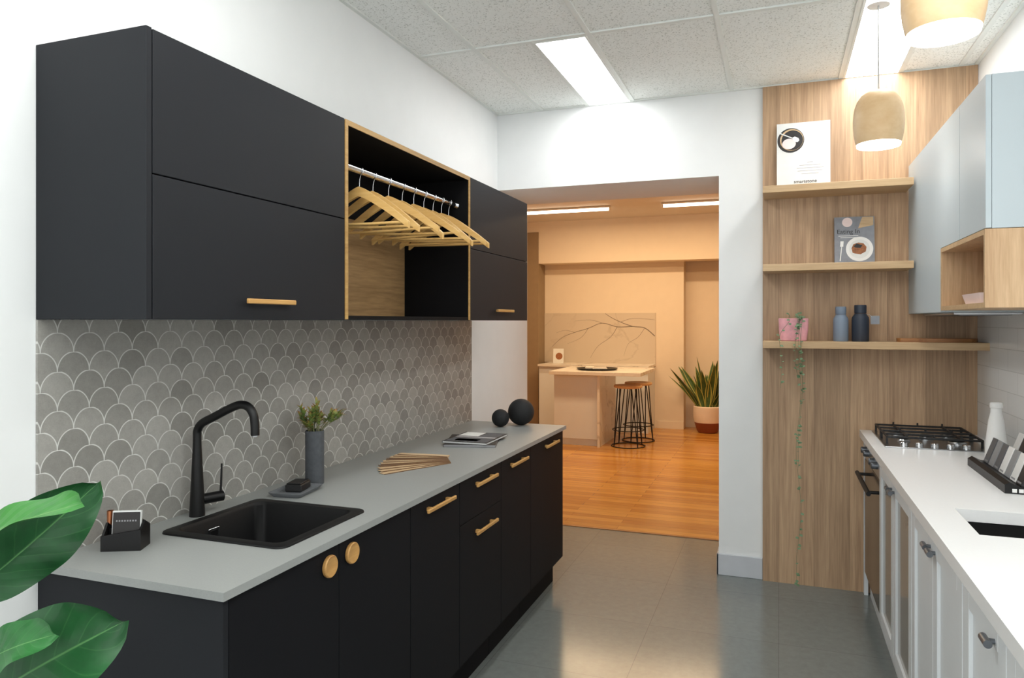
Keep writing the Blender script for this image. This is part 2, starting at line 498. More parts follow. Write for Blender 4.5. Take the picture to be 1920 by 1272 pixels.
# ================================================================ PENDANTS
t = thing('pendant_lamp', 'turned pale wood pendant lamp hanging in front of the oak panelling, the farther of two', 'pendant lamp', (.40, 3.45, 2.25), 'wooden pendant lamps', local=True)
pr = [(.084, .0), (.0905, .02), (.0965, .05), (.0995, .08), (.1, .105), (.0985, .135), (.0935, .165), (.084, .192), (.069, .214), (.047, .230), (.02, .237), (0, .238)]
inner = [(0, .222), (.042, .216), (.062, .202), (.077, .18), (.087, .15), (.0925, .12), (.093, .09), (.089, .05), (.081, .0), (.084, .0)]
obj('shade', L(inner + pr[1:], seg=48), M['pendant'], t, 60)
obj('rim_band', L([(.078, .001), (.0838, .0), (.086, .008), (.0868, .008), (.0846, -.003), (.078, -.003), (.078, .001)], seg=48), M['bulb'], t)
obj('bulb', L([(0, .02), (.079, .02), (.0795, .014), (0, .006)], seg=40), M['bulb'], t)
obj('cord', tube(nb(), [(0, 0, .235), (0, 0, .45), (0, 0, .6)], .0034, 8), M['cord'], t, 60)
obj('ceiling_rose', L([(0, .598), (.045, .598), (.045, .612), (0, .614)], seg=24), M['white'], t)
dup(t, (.404, 2.17, 2.25), (0, 0, .7), 'turned pale wood pendant lamp cut by the top edge, the nearer of two')

# ================================================================ LEFT RUN: OVERHEAD
FX = -1.384
BK = WX + .0005
def panels(bm, x0, x1, y0, y1, z0, z1, th=.016, top=True, bottom=True):
    box(bm, x0, x1, y0, y0 + th, z0, z1); box(bm, x0, x1, y1 - th, y1, z0, z1)
    box(bm, x0, x0 + .008, y0 + th, y1 - th, z0, z1)
    if bottom: box(bm, x0 + .008, x1, y0 + th, y1 - th, z0, z0 + th)
    if top: box(bm, x0 + .008, x1, y0 + th, y1 - th, z1 - th, z1)
    return bm
def bar_handle(y0, y1, z, xf, d=1):
    bm = nb(); a, b = sorted((xf + d * .016, xf + d * .026)); box(bm, a, b, y0, y1, z - .007, z + .007, .002)
    for y in (y0 + .03, y1 - .045):
        a, b = sorted((xf, xf + d * .018)); box(bm, a, b, y, y + .015, z - .006, z + .006)
    return bm
def overhead(y0, y1, hy0, hy1, label, endpanel):
    t = thing('overhead_cabinet', label, 'cabinet', (-1.56, (y0 + y1) / 2, 1.505), 'charcoal overhead cabinets')
    ya = y0 + (.018 if endpanel else 0)
    obj('body', panels(nb(), BK, FX - .02, ya, y1, 1.507, 2.19), M['black'], t)
    if endpanel: obj('end_panel', B(BK, FX, y0, y0 + .017, 1.505, 2.192, .001), M['black'], t)
    obj('door', B(FX - .018, FX, ya + .002, y1 - .002, 1.85, 2.19, .0012), M['black'], t)
    d = obj('door', B(FX - .018, FX, ya + .002, y1 - .002, 1.505, 1.847, .0012), M['black'], t)
    obj('handle', bar_handle(hy0, hy1, 1.556, FX), M['handle'], d)
    return t
overhead(1.295, 2.122, 1.616, 1.824, 'large charcoal overhead cabinet at the near end, above the black sink', True)
overhead(3.192, 4.03, 3.50, 3.74, 'charcoal overhead cabinet right of the open hanger niche', False)
t = thing('open_wall_unit', 'black lined open wall niche with golden oak edging and chrome hanging rail', 'shelf unit', (-1.56, 2.65, 1.505))
bm = nb(); y0, y1 = 2.125, 3.189
box(bm, BK, FX - .003, y0, y0 + .016, 1.507, 2.188); box(bm, BK, FX - .003, y1 - .016, y1, 1.507, 2.188)
box(bm, BK, FX - .003, y0 + .016, y1 - .016, 2.172, 2.188); box(bm, BK, FX - .003, y0 + .016, y1 - .016, 1.507, 1.52)
box(bm, BK, -1.727, y0 + .016, y1 - .016, 1.94, 2.172)
obj('body', bm, M['void'], t)
bm = nb(); box(bm, FX - .003, FX + .001, y0, y0 + .016, 1.507, 2.19); box(bm, FX - .003, FX + .001, y1 - .016, y1, 1.507, 2.19); box(bm, FX - .003, FX + .001, y0 + .016, y1 - .016, 2.172, 2.19)
obj('edging', bm, M['goldoak'], t)
obj('back_panel', B(BK, -1.728, y0 + .016, y1 - .016, 1.52, 1.94), M['oakback'], t)
obj('hanging_rail', tube(nb(), [(-1.45, y0 + .016, 2.055), (-1.45, 2.6, 2.055), (-1.45, y1 - .016, 2.055)], .0125, 16), M['chrome'], t)
for a, b in ((y0 + .016, y0 + .028), (y1 - .028, y1 - .016)):
    obj('rail_socket', tube(nb(), [(-1.45, a, 2.055), (-1.45, b, 2.055)], .02, 16), M['chrome'], t)

# hangers
ordn = ['nearest', 'second', 'third', 'fourth', 'fifth', 'sixth', 'seventh', 'eighth', 'farthest']
HY = [2.32, 2.416, 2.529, 2.646, 2.739, 2.837, 2.93, 3.01, 3.09]
def hlabel(i):
    if i == 0: return 'pale wooden clothes hanger nearest on the chrome rail in the black niche'
    if i == 8: return 'pale wooden clothes hanger farthest along the chrome rail in the black niche'
    return f'pale wooden clothes hanger, {ordn[i]} from the near end of the chrome rail'
h = thing('clothes_hanger', hlabel(0), 'hanger', (-1.45, HY[0], 2.055), 'wooden hangers on the chrome rail', local=True)
def hz(x): return -.058 - .135 * (abs(x) / .212) ** 1.2
top = []; bot = []
for i in range(25):
    x = -.212 + .424 * i / 24; th = .036 * (1 - .35 * (abs(x) / .212))
    top.append((x, hz(x))); bot.append((x, hz(x) - th))
obj('shoulder_bar', prism(nb(), top + bot[::-1], 'y', -.007, .007), M['hanger'], h)
obj('lower_bar', tube(nb(), [(-.19, 0, -.195), (0, 0, -.197), (.19, 0, -.195)], .0055, 8), M['hanger'], h, 60)
hk = [(0, 0, -.06), (0, 0, -.036)]
for i in range(11):
    a = math.radians(-70 + 25 * i)
    hk.append((.0155 * math.cos(a), 0, .0155 * math.sin(a)))
obj('hook', tube(nb(), smooth(hk, 2), .0018, 8), M['chrome'], h, 60)
h.rotation_euler = (0, math.radians(1), math.radians(-2))
HR = [0, -5, 3, -9, -3, 5, -7, 2, -4]; HT = [0, 2, -1.5, 3, -2, 1, 3, -1, 1]
for i in range(1, 9): dup(h, (-1.45, HY[i], 2.055), (0, math.radians(HT[i]), math.radians(HR[i])), hlabel(i))

# ================================================================ LEFT RUN: SPLASHBACK, BASE
single('tiled_splashback', B(WX + .0005, WX + .007, 1.295, 4.03, .9, 1.504), M['scales'], 'grey fish scale tiled splashback above the grey worktop', 'splashback')
DX = -1.165
def base_left(name, y0, y1, label, near=False):
    t = thing(name, label, 'cabinet', (-1.45, (y0 + y1) / 2, 0), 'black base cabinets')
    obj('body', panels(nb(), BK, DX - .02, y0, y1, .15, .88, top=False), M['black_base'], t)
    obj('kickboard', B(-1.24, -1.225, y0, y1, 0, .149), M['void'], t)
    return t
def ldoor(t, y0, y1, z0, z1, name='door'): return obj(name, B(DX - .018, DX, y0 + .0012, y1 - .0012, z0, z1, .0008), M['black_base'], t)
def knob(d, y, z):
    obj('knob', L([(0, 0), (.026, 0), (.0295, .002), (.031, .006), (.0305, .011), (.028, .0135), (.024, .0125), (.012, .0105), (0, .010)], (DX, y, z), 36, 'x'), M['handle'], d)
t = base_left('sink_cabinet', 1.32, 2.18, 'black sink base cabinet with two round wooden knobs')
obj('end_panel', B(BK, DX, 1.30, 1.318, 0, .879, .001), M['black'], t)
knob(ldoor(t, 1.319, 1.757, .15, .877), 1.703, .826)
knob(ldoor(t, 1.757, 2.18, .15, .877), 1.814, .83)
t = base_left('base_cabinet', 2.182, 2.58, 'black base cabinet with one door and oak pull, between sink cabinet and drawers')
obj('handle', bar_handle(2.27, 2.50, .837, DX), M['handle'], ldoor(t, 2.181, 2.58, .15, .877))
t = base_left('drawer_cabinet', 2.582, 3.032, 'black drawer cabinet with two oak pulls one above the other')
obj('handle', bar_handle(2.71, 2.94, .835, DX), M['handle'], ldoor(t, 2.581, 3.033, .702, .877, 'drawer'))
obj('handle', bar_handle(2.71, 2.94, .64, DX), M['handle'], ldoor(t, 2.581, 3.033, .15, .699, 'drawer'))
t = base_left('base_cabinet', 3.034, 3.442, 'black base cabinet with one door right next to the drawers, far side')
obj('handle', bar_handle(3.12, 3.35, .837, DX), M['handle'], ldoor(t, 3.034, 3.443, .15, .877))
t = base_left('base_cabinet', 3.444, 4.02, 'black base cabinet at the far end beside the doorway')
obj('handle', bar_handle(3.65, 3.88, .837, DX), M['handle'], ldoor(t, 3.444, 4.02, .15, .877))
single('worktop', slab_hole(-1.744, -1.15, 1.285, 4.04, .88, .9, -1.625, -1.235, 1.595, 1.985), M['greytop'], 'slim grey stone worktop over the black base cabinets', 'worktop')

# sink
def sink(x0, x1, y0, y1, label, rim=True, zt=.9, depth=.17):
    t = thing('sink', label, 'sink', ((x0 + x1) / 2, (y0 + y1) / 2, zt - depth))
    rr = lambda i, r, z: [(p[0], p[1], z) for p in rrect(x0 + i, x1 - i, y0 + i, y1 - i, r)]
    lp = []
    if rim: lp += [rr(0, .03, zt + .0002), rr(.001, .03, zt + .005), rr(.006, .026, zt + .007), rr(.03, .03, zt + .006), rr(.036, .03, zt - .004)]
    else: lp += [rr(-.012, .03, zt - .041), rr(0, .03, zt - .041)]
    i = .036 if rim else 0
    lp += [rr(i + .004, .03, zt - depth + .03), rr(i + .012, .03, zt - depth + .008), rr(i + .03, .03, zt - depth)]
    obj('bowl', loft(nb(), lp), M['sinkblack'], t, 35)
    obj('drain', L([(.0, .003), (.03, .003), (.04, .002), (.042, 0)], ((x0 + x1) / 2, (y0 + y1) / 2, zt - depth + .0005), 24), M['steel'], t)
    return t
t = sink(-1.645, -1.22, 1.578, 2.0, 'black square drop in sink set in the grey worktop')
bm = nb(); box(bm, -1.607, -1.603, 1.73, 1.775, .845, .875, .001); o = obj('overflow_plate', bm, M['chrome'], t)
obj('overflow_slot', B(-1.6032, -1.6024, 1.738, 1.767, .852, .868), M['tap'], o)

# tap
t = thing('tap', 'matt black kitchen tap with angled spout and side lever behind the sink', 'tap', (-1.685, 1.77, .9))
pts = [(-1.685, 1.77, .9), (-1.685, 1.77, .93), (-1.685, 1.77, 1.0), (-1.685, 1.77, 1.08), (-1.685, 1.77, 1.14), (-1.683, 1.77, 1.165), (-1.665, 1.77, 1.187), (-1.62, 1.77, 1.208), (-1.56, 1.77, 1.236), (-1.52, 1.77, 1.249), (-1.49, 1.77, 1.243), (-1.472, 1.77, 1.22), (-1.467, 1.77, 1.19), (-1.466, 1.77, 1.16)]
sp = smooth(pts, 4)
def rad(p):
    if p.z < 1.14 and p.x < -1.67: return .0235 - .0107 * min(1, (p.z - .9) / .22)
    return .0128
obj('spout', tube(nb(), sp, [rad(p) for p in sp], 20), M['tap'], t)
obj('lever_base', tube(nb(), [(-1.68, 1.785, .948), (-1.664, 1.825, .948), (-1.655, 1.846, .948)], .0165, 20), M['tap'], t)
obj('lever', tube(nb(), [(-1.658, 1.84, .955), (-1.656, 1.841, 1.0), (-1.655, 1.842, 1.05)], [.0038, .0034, .003], 10), M['tap'], t, 60)
obj('aerator', tube(nb(), [(-1.466, 1.77, 1.161), (-1.466, 1.77, 1.156)], .0105, 16), M['steel'], t)

# card holder
t = thing('card_holder', 'small black house shaped card holder on the near end of the worktop', 'card holder', (-1.625, 1.455, .9), local=True, rot=(0, 0, .45))
bm = nb()
prism(bm, [(-.05, 0), (.05, 0), (.05, .055), (-.05, .04)], 'y', -.032, -.026)
prism(bm, [(-.05, 0), (.05, 0), (.05, .055), (.03, .068), (.0, .055), (-.03, .07), (-.05, .05)], 'y', .026, .032)
box(bm, -.05, .05, -.026, .026, 0, .01); prism(bm, [(-.026, .01), (.026, .01), (.026, .05), (0, .068), (-.026, .04)], 'x', -.05, -.044); prism(bm, [(-.026, .01), (.026, .01), (.026, .055), (0, .072), (-.026, .055)], 'x', .044, .05); box(bm, -.044, .044, .004, .009, .01, .05)
obj('body', bm, M['tap'], t)
c = thing('business_cards', 'dark and white business cards standing in the black holder', 'cards', (-1.622, 1.45, .911), local=True, rot=(-.12, 0, .45))
obj('card_stack', B(-.030, .042, -.012, -.004, 0, .088), M['paper'], c)
obj('card_front', B(-.028, .04, -.0135, -.0121, .004, .084), M['ink'], c)
bm = nb()
for i in range(8): box(bm, -.02 + i * .0068, -.0162 + i * .0068, -.0142, -.0136, .06, .064)
obj('lettering', bm, M['inkgrey'], c)
obj('tan_card', B(-.035, .03, .0005, .002, 0, .07), M['tan'], c)
single('copper_tube', L([(.0, 0), (.009, 0), (.009, .09), (.007, .09), (.007, .01), (0, .01)], (-1.69, 1.465, .9), 20), M['copper'], 'small copper tube standing behind the black card holder', 'tube')

# vase + sprig
vx, vy = -1.612, 2.272
t = thing('vase', 'tall dark grey cylinder vase beside the soap dish', 'vase', (vx, vy, .9))
obj('body', L([(0, 0), (.033, 0), (.034, .003), (.034, .195), (.0325, .197), (.030, .195), (.030, .02), (0, .02)], (vx, vy, .9), 32), M['vase'], t)
t = thing('plant_sprig', 'leafy green plant with reddish tips standing in the dark grey vase', 'plant', (vx, vy, .925))
bs, bg = nb(), nb()
rnd = random.Random(9)
spk = lambda s: max(0, math.sin(PI * min(1, .12 + s * .88))) ** .8
for i in range(17):
    a = i * 2.4; sp_ = .012 + .085 * ((i * .618) % 1); hh = rnd.uniform(1.13, 1.195) - sp_ * .45
    tipp = Vector((vx + sp_ * math.cos(a), vy + sp_ * math.sin(a), hh))
    b0 = Vector((vx + .014 * math.cos(a), vy + .014 * math.sin(a), .93))
    md = Vector((vx + .02 * math.cos(a), vy + .02 * math.sin(a), 1.085))
    pp = smooth([b0, md, tipp], 4); tube(bs, pp, .0016, 5)
    ax = (pp[-1] - pp[-3]).normalized()
    for k in range(13):
        aa = k * 2.4 + i; lv = k / 12
        rad_ = Vector((math.cos(aa), math.sin(aa), 0))
        d = (rad_ * (1 - .6 * lv) + ax * (.2 + .8 * lv) + Vector((0, 0, .1))).normalized()
        p = tipp - ax * .04 * (1 - lv)
        ln = rnd.uniform(.026, .042)
        leafgrid(bg, p, p + d * ln, (-d.x * d.z, -d.y * d.z, 1 - d.z * d.z + .05), .0115, .004, .25, 0, 6, 2, spk)
obj('stem', bs, M['vine'], t); obj('foliage', bg, M['sprig'], t)

# dish + soap
t = thing('soap_dish', 'grey stone soap dish between the sink and the vase', 'dish', (-1.585, 2.125, .9), local=True, rot=(0, 0, .15))
rr = lambda a, b, r, z: [(p[0], p[1], z) for p in rrect(-a, a, -b, b, r)]
obj('body', loft(nb(), [rr(.05, .072, .012, 0), rr(.062, .085, .014, .014), rr(.063, .086, .014, .016), rr(.058, .081, .012, .016), rr(.046, .068, .01, .008)], True), M['traygrey'], t)
o = thing('soap_bar', 'black soap bar lying on the grey stone dish', 'soap', (-1.588, 2.14, .9082), local=True, rot=(0, 0, .25))
obj('bar', B(-.03, .03, -.045, .045, 0, .026, .004), M['soap'], o)
obj('bar_top', B(-.026, .026, -.04, .04, .026, .03, .002), M['soap'], o)

# fan of wood samples: the far strip on top, each nearer strip showing below it
for k in range(10):
    ang = math.radians(186 + 6.4 * k); ln = .225 + .012 * k
    o = thing('wood_sample', 'thin wood veneer sample strip in the fan on the grey worktop', 'sample', (-1.315, 2.80, .9 + .003 * (9 - k)), 'fanned wood samples', local=True, rot=(0, 0, ang))
    obj('strip', B(0, ln, -.019, .0165, .0008, .0028), M['fanB' if k in (3, 6) else 'fanA'], o)
    obj('backing', B(.0, ln - .001, -.019, .019, .0, .0008), M['fanB'], o)
    obj('edge_strip', B(.0, ln, .0165, .019, .0008, .0028), M['fanB'], o)

# magazines
def mag(x, y, z, w, l, th, rot, label, cover, pics, pages='inkgrey'):
    t = thing('magazine', label, 'magazine', (x, y, z), 'magazines on the worktop', local=True, rot=(0, 0, rot))
    obj('pages', B(-w / 2 + .002, w / 2 - .002, -l / 2 + .002, l / 2 - .002, .0008, th - .0008), M[pages], t)
    bm = nb(); box(bm, -w / 2, w / 2, -l / 2, l / 2, 0, .0008); box(bm, -w / 2, w / 2, -l / 2, l / 2, th - .0008, th); box(bm, -w / 2, -w / 2 + .002, -l / 2, l / 2, 0, th)
    obj('cover', bm, cover, t)
    for a, b, c, d, m in pics: obj('cover_picture', B(a, b, c, d, th, th + .0006), m, t)
mag(-1.43, 3.33, .9, .25, .32, .012, .3, 'dark covered magazine underneath the other on the worktop', M['ink'], [])
mag(-1.42, 3.345, .9122, .23, .31, .009, .02, 'magazine with dark and pale picture cover on top of the worktop pile', M['ink'], [(-.105, .0, .03, .145, M['paper']), (.01, .105, .03, .145, M['vase']), (-.105, .105, -.145, -.03, M['vase']), (-.07, .05, -.12, -.06, M['fanB']), (-.105, .105, -.02, .02, M['inkgrey'])], 'paper')

# balls
def ball(x, y, r, label):
    bm = nb(); bmesh.ops.create_uvsphere(bm, u_segments=48, v_segments=32, radius=r)
    bmesh.ops.translate(bm, verts=bm.verts, vec=(x, y, .9 + r))
    single('decorative_ball', bm, M['ball'], label, 'ball', 'black decorative balls')
ball(-1.487, 3.86, .05, 'smaller black textured decorative ball at the worktop end')
ball(-1.40, 3.965, .076, 'larger black textured decorative ball at the worktop end')

# ================================================================ FIDDLE LEAF FIG
px, py = -1.46, .78
t = thing('fiddle_leaf_fig', 'potted fig with big glossy green leaves in the near left corner', 'plant', (px, py, 0))
obj('planter', L([(0, 0), (.13, 0), (.15, .02), (.175, .3), (.18, .34), (.168, .34), (.162, .3), (0, .3)], (px, py, 0), 40), M['potdark'], t)
obj('soil', L([(0, .315), (.161, .31), (.161, .302)], (px, py, 0), 32), M['soil'], t)
obj('stem', tube(nb(), smooth([(px, py, .31), (px + .01, py + .01, .6), (px + .015, py + .01, .9), (px + .01, py + .01, 1.25), (px, py + .02, 1.4)], 5), .011, 10), M['bark'], t, 60)
fp = lambda s: max(0.0, math.sin(PI * min(1, s ** 1.35))) ** .55
def fleaf(base, tip, n, w, m, curl=.03, fold=.2, wav=.012):
    bm = nb(); leafgrid(bm, base, tip, n, w, curl, fold, wav, 32, 16, fp)
    s0 = Vector(base); st = Vector((px + .012, py + .01, s0.z - .05))
    tube(bm, smooth([st, (st + s0) / 2 + Vector((0, 0, .01)), s0 + (Vector(tip) - s0) * .03], 3), .0045, 6)
    obj('leaf', bm, M[m], t, 80)
fleaf((-1.34, .818, 1.095), (-1.036, .846, 1.212), (.2, -.35, .9), .09, 'figlight', .01, .3, .007)
fleaf((-1.36, .862, 1.0), (-1.142, .965, 1.212), (.8, -.6, .1), .125, 'fig', .032, .25, .01)
fleaf((-1.27, .84, .852), (-1.014, .904, 1.005), (.55, -.75, .4), .165, 'fig', .028, .18, .012)
fleaf((-1.20, .788, .945), (-1.028, .794, 1.026), (.4, -.6, .75), .078, 'figmid', .012, .25, .007)
fleaf((-1.47, .78, 1.2), (-1.63, .66, 1.38), (.5, -.6, .6), .16, 'fig')
fleaf((-1.48, .82, .8), (-1.66, .86, .72), (.3, -.3, .9), .16, 'fig')

# ================================================================ OAK PANELLING AND SHELVES
single('wood_wall_panel', B(-.087, .988, 4.446, 4.469, 0, 2.856), M['oakpanel'], 'floor to ceiling oak panelling on the back wall', 'wall panel')
def shelf(x1, zt, label): return single('wall_shelf', B(-.082, x1, 4.2, 4.445, zt - .038, zt, .0015), M['oakshelf'], label, 'shelf', 'oak shelves on the panelling')
shelf(.65, 2.24, 'top oak shelf on the panelling, holding the white stone brochure')
shelf(.65, 1.812, 'middle oak shelf on the panelling, holding the cookbook')
shelf(.985, 1.392, 'longest and lowest oak shelf, holding pink pot and mills')

def disc(cx, cz, r, y, n=32, th=.0006, sx=1):
    return prism(nb(), [(cx + r * sx * math.cos(2 * PI * k / n), cz + r * math.sin(2 * PI * k / n)) for k in range(n)], 'y', y - th, y)
TX = Matrix.Rotation(PI / 2, 4, 'X')
# brochure
t = thing('brochure', 'white stone brochure with dark bowl and spoon picture on the top shelf', 'book', (.13, 4.395, 2.24), local=True, rot=(-.07, 0, 0))
obj('cover', B(-.14, .14, 0, .01, 0, .388), M['paper'], t)
o = obj('bowl_picture', disc(-.066, .288, .071, -.0001, 40), M['ink'], t)
obj('bowl_inside', disc(-.061, .291, .062, -.0008, 40), M['fanA'], o); obj('bowl_centre', disc(-.058, .288, .057, -.0015, 40), M['ink'], o)
obj('bowl_light', disc(-.075, .268, .03, -.0022, sx=1.2), M['pinkpale'], o)
bm = nb(); prism(bm, [(-.137, .336), (-.135, .342), (-.052, .30), (-.054, .295)], 'y', -.0035, -.003)
prism(bm, [(-.056, .303), (-.044, .308), (-.025, .298), (-.02, .285), (-.03, .274), (-.046, .277), (-.056, .29)], 'y', -.0035, -.003)
obj('spoon_picture', bm, M['paper'], o)
bm = nb()
for i, (a, b) in enumerate(((.02, .05), (-.02, .09), (-.035, .105), (-.03, .1), (-.01, .08))): box(bm, a, b, -.0006, 0, .155 - i * .016, .1572 - i * .016)
obj('small_print', bm, M['inkgrey'], t)
text('lettering', 'smartstone', .0265, M['ink'], t, Matrix.Translation((.01, -.0012, .04)) @ TX, .0002)
bm = nb(); box(bm, -.005, .012, -.0006, 0, .024, .027); box(bm, .018, .034, -.0006, 0, .024, .027)
obj('footer_marks', bm, M['inkgrey'], t)
# cookbook
t = thing('cookbook', 'grey cookbook with plate of food cover standing on the middle shelf', 'book', (.39, 4.375, 1.812), local=True, rot=(-.09, 0, .03))
obj('pages', B(-.096, .098, .003, .022, .002, .262), M['white'], t)
bm = nb(); box(bm, -.1, .1, 0, .003, 0, .265); box(bm, -.1, .1, .022, .025, 0, .265); box(bm, -.1, -.097, .003, .022, 0, .265)
obj('cover', bm, M['paperblue'], t)
obj('plate_picture', disc(.025, .085, .068, -.0001), M['white'], t)
obj('plate_rim_picture', disc(.025, .085, .052, -.0008), M['paper'], t)
bm = prism(nb(), [(-.01, .065), (.0, .06), (.03, .055), (.056, .07), (.06, .095), (.045, .115), (.02, .12), (-.005, .112), (-.015, .09)], 'y', -.0021, -.0015)
obj('food_picture', bm, M['food'], t)
bm = prism(nb(), [(-.005, .1), (.01, .115), (.04, .105), (.03, .09), (.005, .092)], 'y', -.0028, -.0022); obj('food_garnish', bm, M['ink'], t)
bm = nb(); prism(bm, [(-.075, .02), (-.07, .02), (-.062, .1), (-.066, .1)], 'y', -.0007, 0); prism(bm, [(-.072, .1), (-.056, .1), (-.054, .13), (-.07, .13)], 'y', -.0007, 0)
obj('fork_picture', bm, M['white'], t)
obj('dish_picture', disc(-.035, .235, .026, -.0001), M['pinkpale'], t)
obj('napkin_picture', prism(nb(), [(.02, .2), (.095, .215), (.095, .262), (.04, .262)], 'y', -.0006, 0), M['fanA'], t)
text('lettering', 'Eating In', .034, M['ink'], t, Matrix.Translation((-.03, -.0012, .172)) @ TX, .0)
bm = nb(); box(bm, -.08, .02, -.0006, 0, .158, .161); box(bm, -.07, .01, -.0006, 0, .148, .151); obj('small_print', bm, M['white'], t)

# pink pot and trailing plant
t = thing('pink_planter', 'square pink concrete pot at the left of the lowest shelf', 'planter', (.076, 4.31, 1.392), local=True)
rr = lambda a, r, z: [(p[0], p[1], z) for p in rrect(-a, a, -a * .8, a * .8, r)]
obj('pot', loft(nb(), [rr(.062, .02, 0), rr(.068, .022, .004), rr(.075, .024, .06), rr(.077, .024, .122), rr(.074, .023, .125), rr(.068, .02, .122), rr(.066, .02, .09)], True), M['pink'], t)
obj('soil', loft(nb(), [rr(.0665, .02, .096), rr(.05, .018, .1)]), M['soil'], t)
t = thing('trailing_plant', 'thin trailing plant spilling from the pink pot towards the floor', 'plant', (.08, 4.3, 1.49))
bs, bl = nb(), nb(); rnd = random.Random(11)
lp_ = lambda s: math.sin(PI * min(1, s * .9 + .05)) ** .7
def strand(x0, xs, zend, dens, keep=.86):
    y = 4.178
    ps = [(x0, 4.30, 1.495), (x0 + .005, 4.25, 1.535), (x0 + .004, 4.215, 1.50), (xs, y, 1.42)]
    n = max(2, int((1.36 - zend) / .12))
    for i in range(1, n + 1): ps.append((xs + .012 * math.sin(i * 1.3 + xs * 50), y - .008 * rnd.random(), 1.42 + (zend - 1.42) * i / n))
    pp = smooth(ps, 5); tube(bs, pp, .0011, 5)
    for p in pp:
        for _ in range(dens):
            if rnd.random() < keep * (.6 if p.z > 1.38 else 1):
                a = rnd.uniform(-2.9, .1); d = Vector((math.cos(a), math.sin(a) * .7, rnd.uniform(-.5, .4)))
                s0 = p + Vector((0, 0, rnd.uniform(-.012, .012))); s0.y = min(s0.y, 4.178) if s0.z < 1.4 else s0.y
                leafgrid(bl, s0, s0 + d.normalized() * rnd.uniform(.012, .021), (0, -.6, .8), .016, .001, .1, 0, 4, 2, lp_)
strand(.09, .10, .10, 2, .5); strand(.10, .108, .72, 2, .45); strand(.05, .005, 1.14, 1, .8); strand(.115, .112, 1.12, 2, .6); strand(.1, .088, 1.2, 2, .6)
for i in range(12):
    p = Vector((.095 + rnd.uniform(-.03, .035), 4.30 + rnd.uniform(-.055, .05), 1.503)); a = rnd.uniform(0, 6.28)
    d = Vector((math.cos(a), math.sin(a), rnd.uniform(.1, .8))).normalized()
    leafgrid(bl, p, p + d * .02, (d.y, -d.x, .8), .015, .001, .1, 0, 4, 2)
obj('vines', bs, M['vine'], t); obj('foliage', bl, M['pearl'], t)

# mills
def mill(x, r, hh, m, label, tagged):
    t = thing('pepper_mill', label, 'pepper mill', (x, 4.31, 1.392))
    c = (x, 4.31, 1.392)
    obj('body', L([(0, 0), (r * .93, 0), (r, .006), (r, hh * .58), (r * .96, hh * .66), (r * .72, hh * .74), (r * .70, hh * .76), (0, hh * .76)], c, 36), m, t)
    obj('cap', L([(0, hh * .765), (r * .66, hh * .765), (r * .7, hh * .78), (r * .72, hh * .96), (r * .68, hh), (0, hh)], c, 36), m, t)
    obj('collar', L([(0, hh * .755), (r * .6, hh * .755), (r * .6, hh * .77), (0, hh * .77)], c, 28), M['walnut'], t)
    if tagged:
        obj('tag', B(x + r + .005, x + r + .048, 4.295, 4.2965, 1.485, 1.53), M['paperblue'], t)
        obj('tag_string', tube(nb(), [(x + r * .7, 4.29, 1.537), (x + r, 4.29, 1.535), (x + r + .012, 4.295, 1.525)], .0007, 5), M['paper'], t)
mill(.316, .0385, .188, M['millblue'], 'slate blue pepper mill, the lighter of two on the lowest shelf', False)
mill(.412, .043, .196, M['millnavy'], 'dark navy pepper mill with a paper tag on the lowest shelf', True)
pts = [(.585, 4.30), (.6, 4.275), (.66, 4.268), (.70, 4.255), (.76, 4.24), (.86, 4.235), (.93, 4.25), (.955, 4.31), (.93, 4.37), (.86, 4.392), (.76, 4.385), (.70, 4.36), (.66, 4.345), (.6, 4.338), (.585, 4.32)]
sm = smooth([(p[0], p[1], 0) for p in pts], 3)
bm = prism(nb(), [(p.x, p.y) for p in sm], 'z', 1.392, 1.412)
single('serving_board', bm, M['walnut'], 'flat wooden serving board lying at the right of the lowest shelf', 'board')

# ================================================================ RIGHT RUN
single('wall_tiles', B(.9835, .9895, .3, 4.44, .9, 1.6), M['subway'], 'white gloss tile splashback above the white worktop', 'splashback')
single('worktop', slab_hole(.42, .983, .3, 4.443, .862, .9, .53, .92, 2.37, 2.675), M['whitetop'], 'white stone worktop with the gas cooktop, along the right wall', 'worktop')
sink(.53, .92, 2.37, 2.675, 'black undermount sink in the white worktop', False)
KX = .44
def base_right(name, y0, y1, label):
    t = thing(name, label, 'cabinet', (.72, (y0 + y1) / 2, 0), 'white base cabinets')
    bm = nb()
    box(bm, KX + .022, .982, y0, y0 + .016, .1, .862); box(bm, KX + .022, .982, y1 - .016, y1, .1, .862)
    box(bm, .975, .982, y0 + .016, y1 - .016, .1, .862); box(bm, KX + .022, .975, y0 + .016, y1 - .016, .1, .116)
    obj('body', bm, M['whitecab'], t)
    obj('kickboard', B(KX + .03, KX + .045, y0, y1, 0, .099), M['whitecab'], t)
    return t
def shaker(t, y0, y1, hy, glass):
    y0 += .002; y1 -= .002; z0, z1 = .105, .85; f = .06
    bm = nb()
    box(bm, KX, KX + .02, y0, y0 + f, z0, z1, .0015); box(bm, KX, KX + .02, y1 - f, y1, z0, z1, .0015)
    box(bm, KX, KX + .02, y0 + f, y1 - f, z0, z0 + f, .0015); box(bm, KX, KX + .02, y0 + f, y1 - f, z1 - f, z1, .0015)
    d = obj('door', bm, M['whitecab'], t)
    obj('glass_pane' if glass else 'door_panel', B(KX + .009, KX + .014, y0 + f - .003, y1 - f + .003, z0 + f - .003, z1 - f + .003), M['glasspane' if glass else 'whitecab'], d)
    bm = nb(); tube(bm, [(KX - .018, hy - .022, .805), (KX - .018, hy + .022, .805)], .009, 16); tube(bm, [(KX + .001, hy, .805), (KX - .018, hy, .805)], .006, 14)
    obj('handle', bm, M['greymetal'], d)
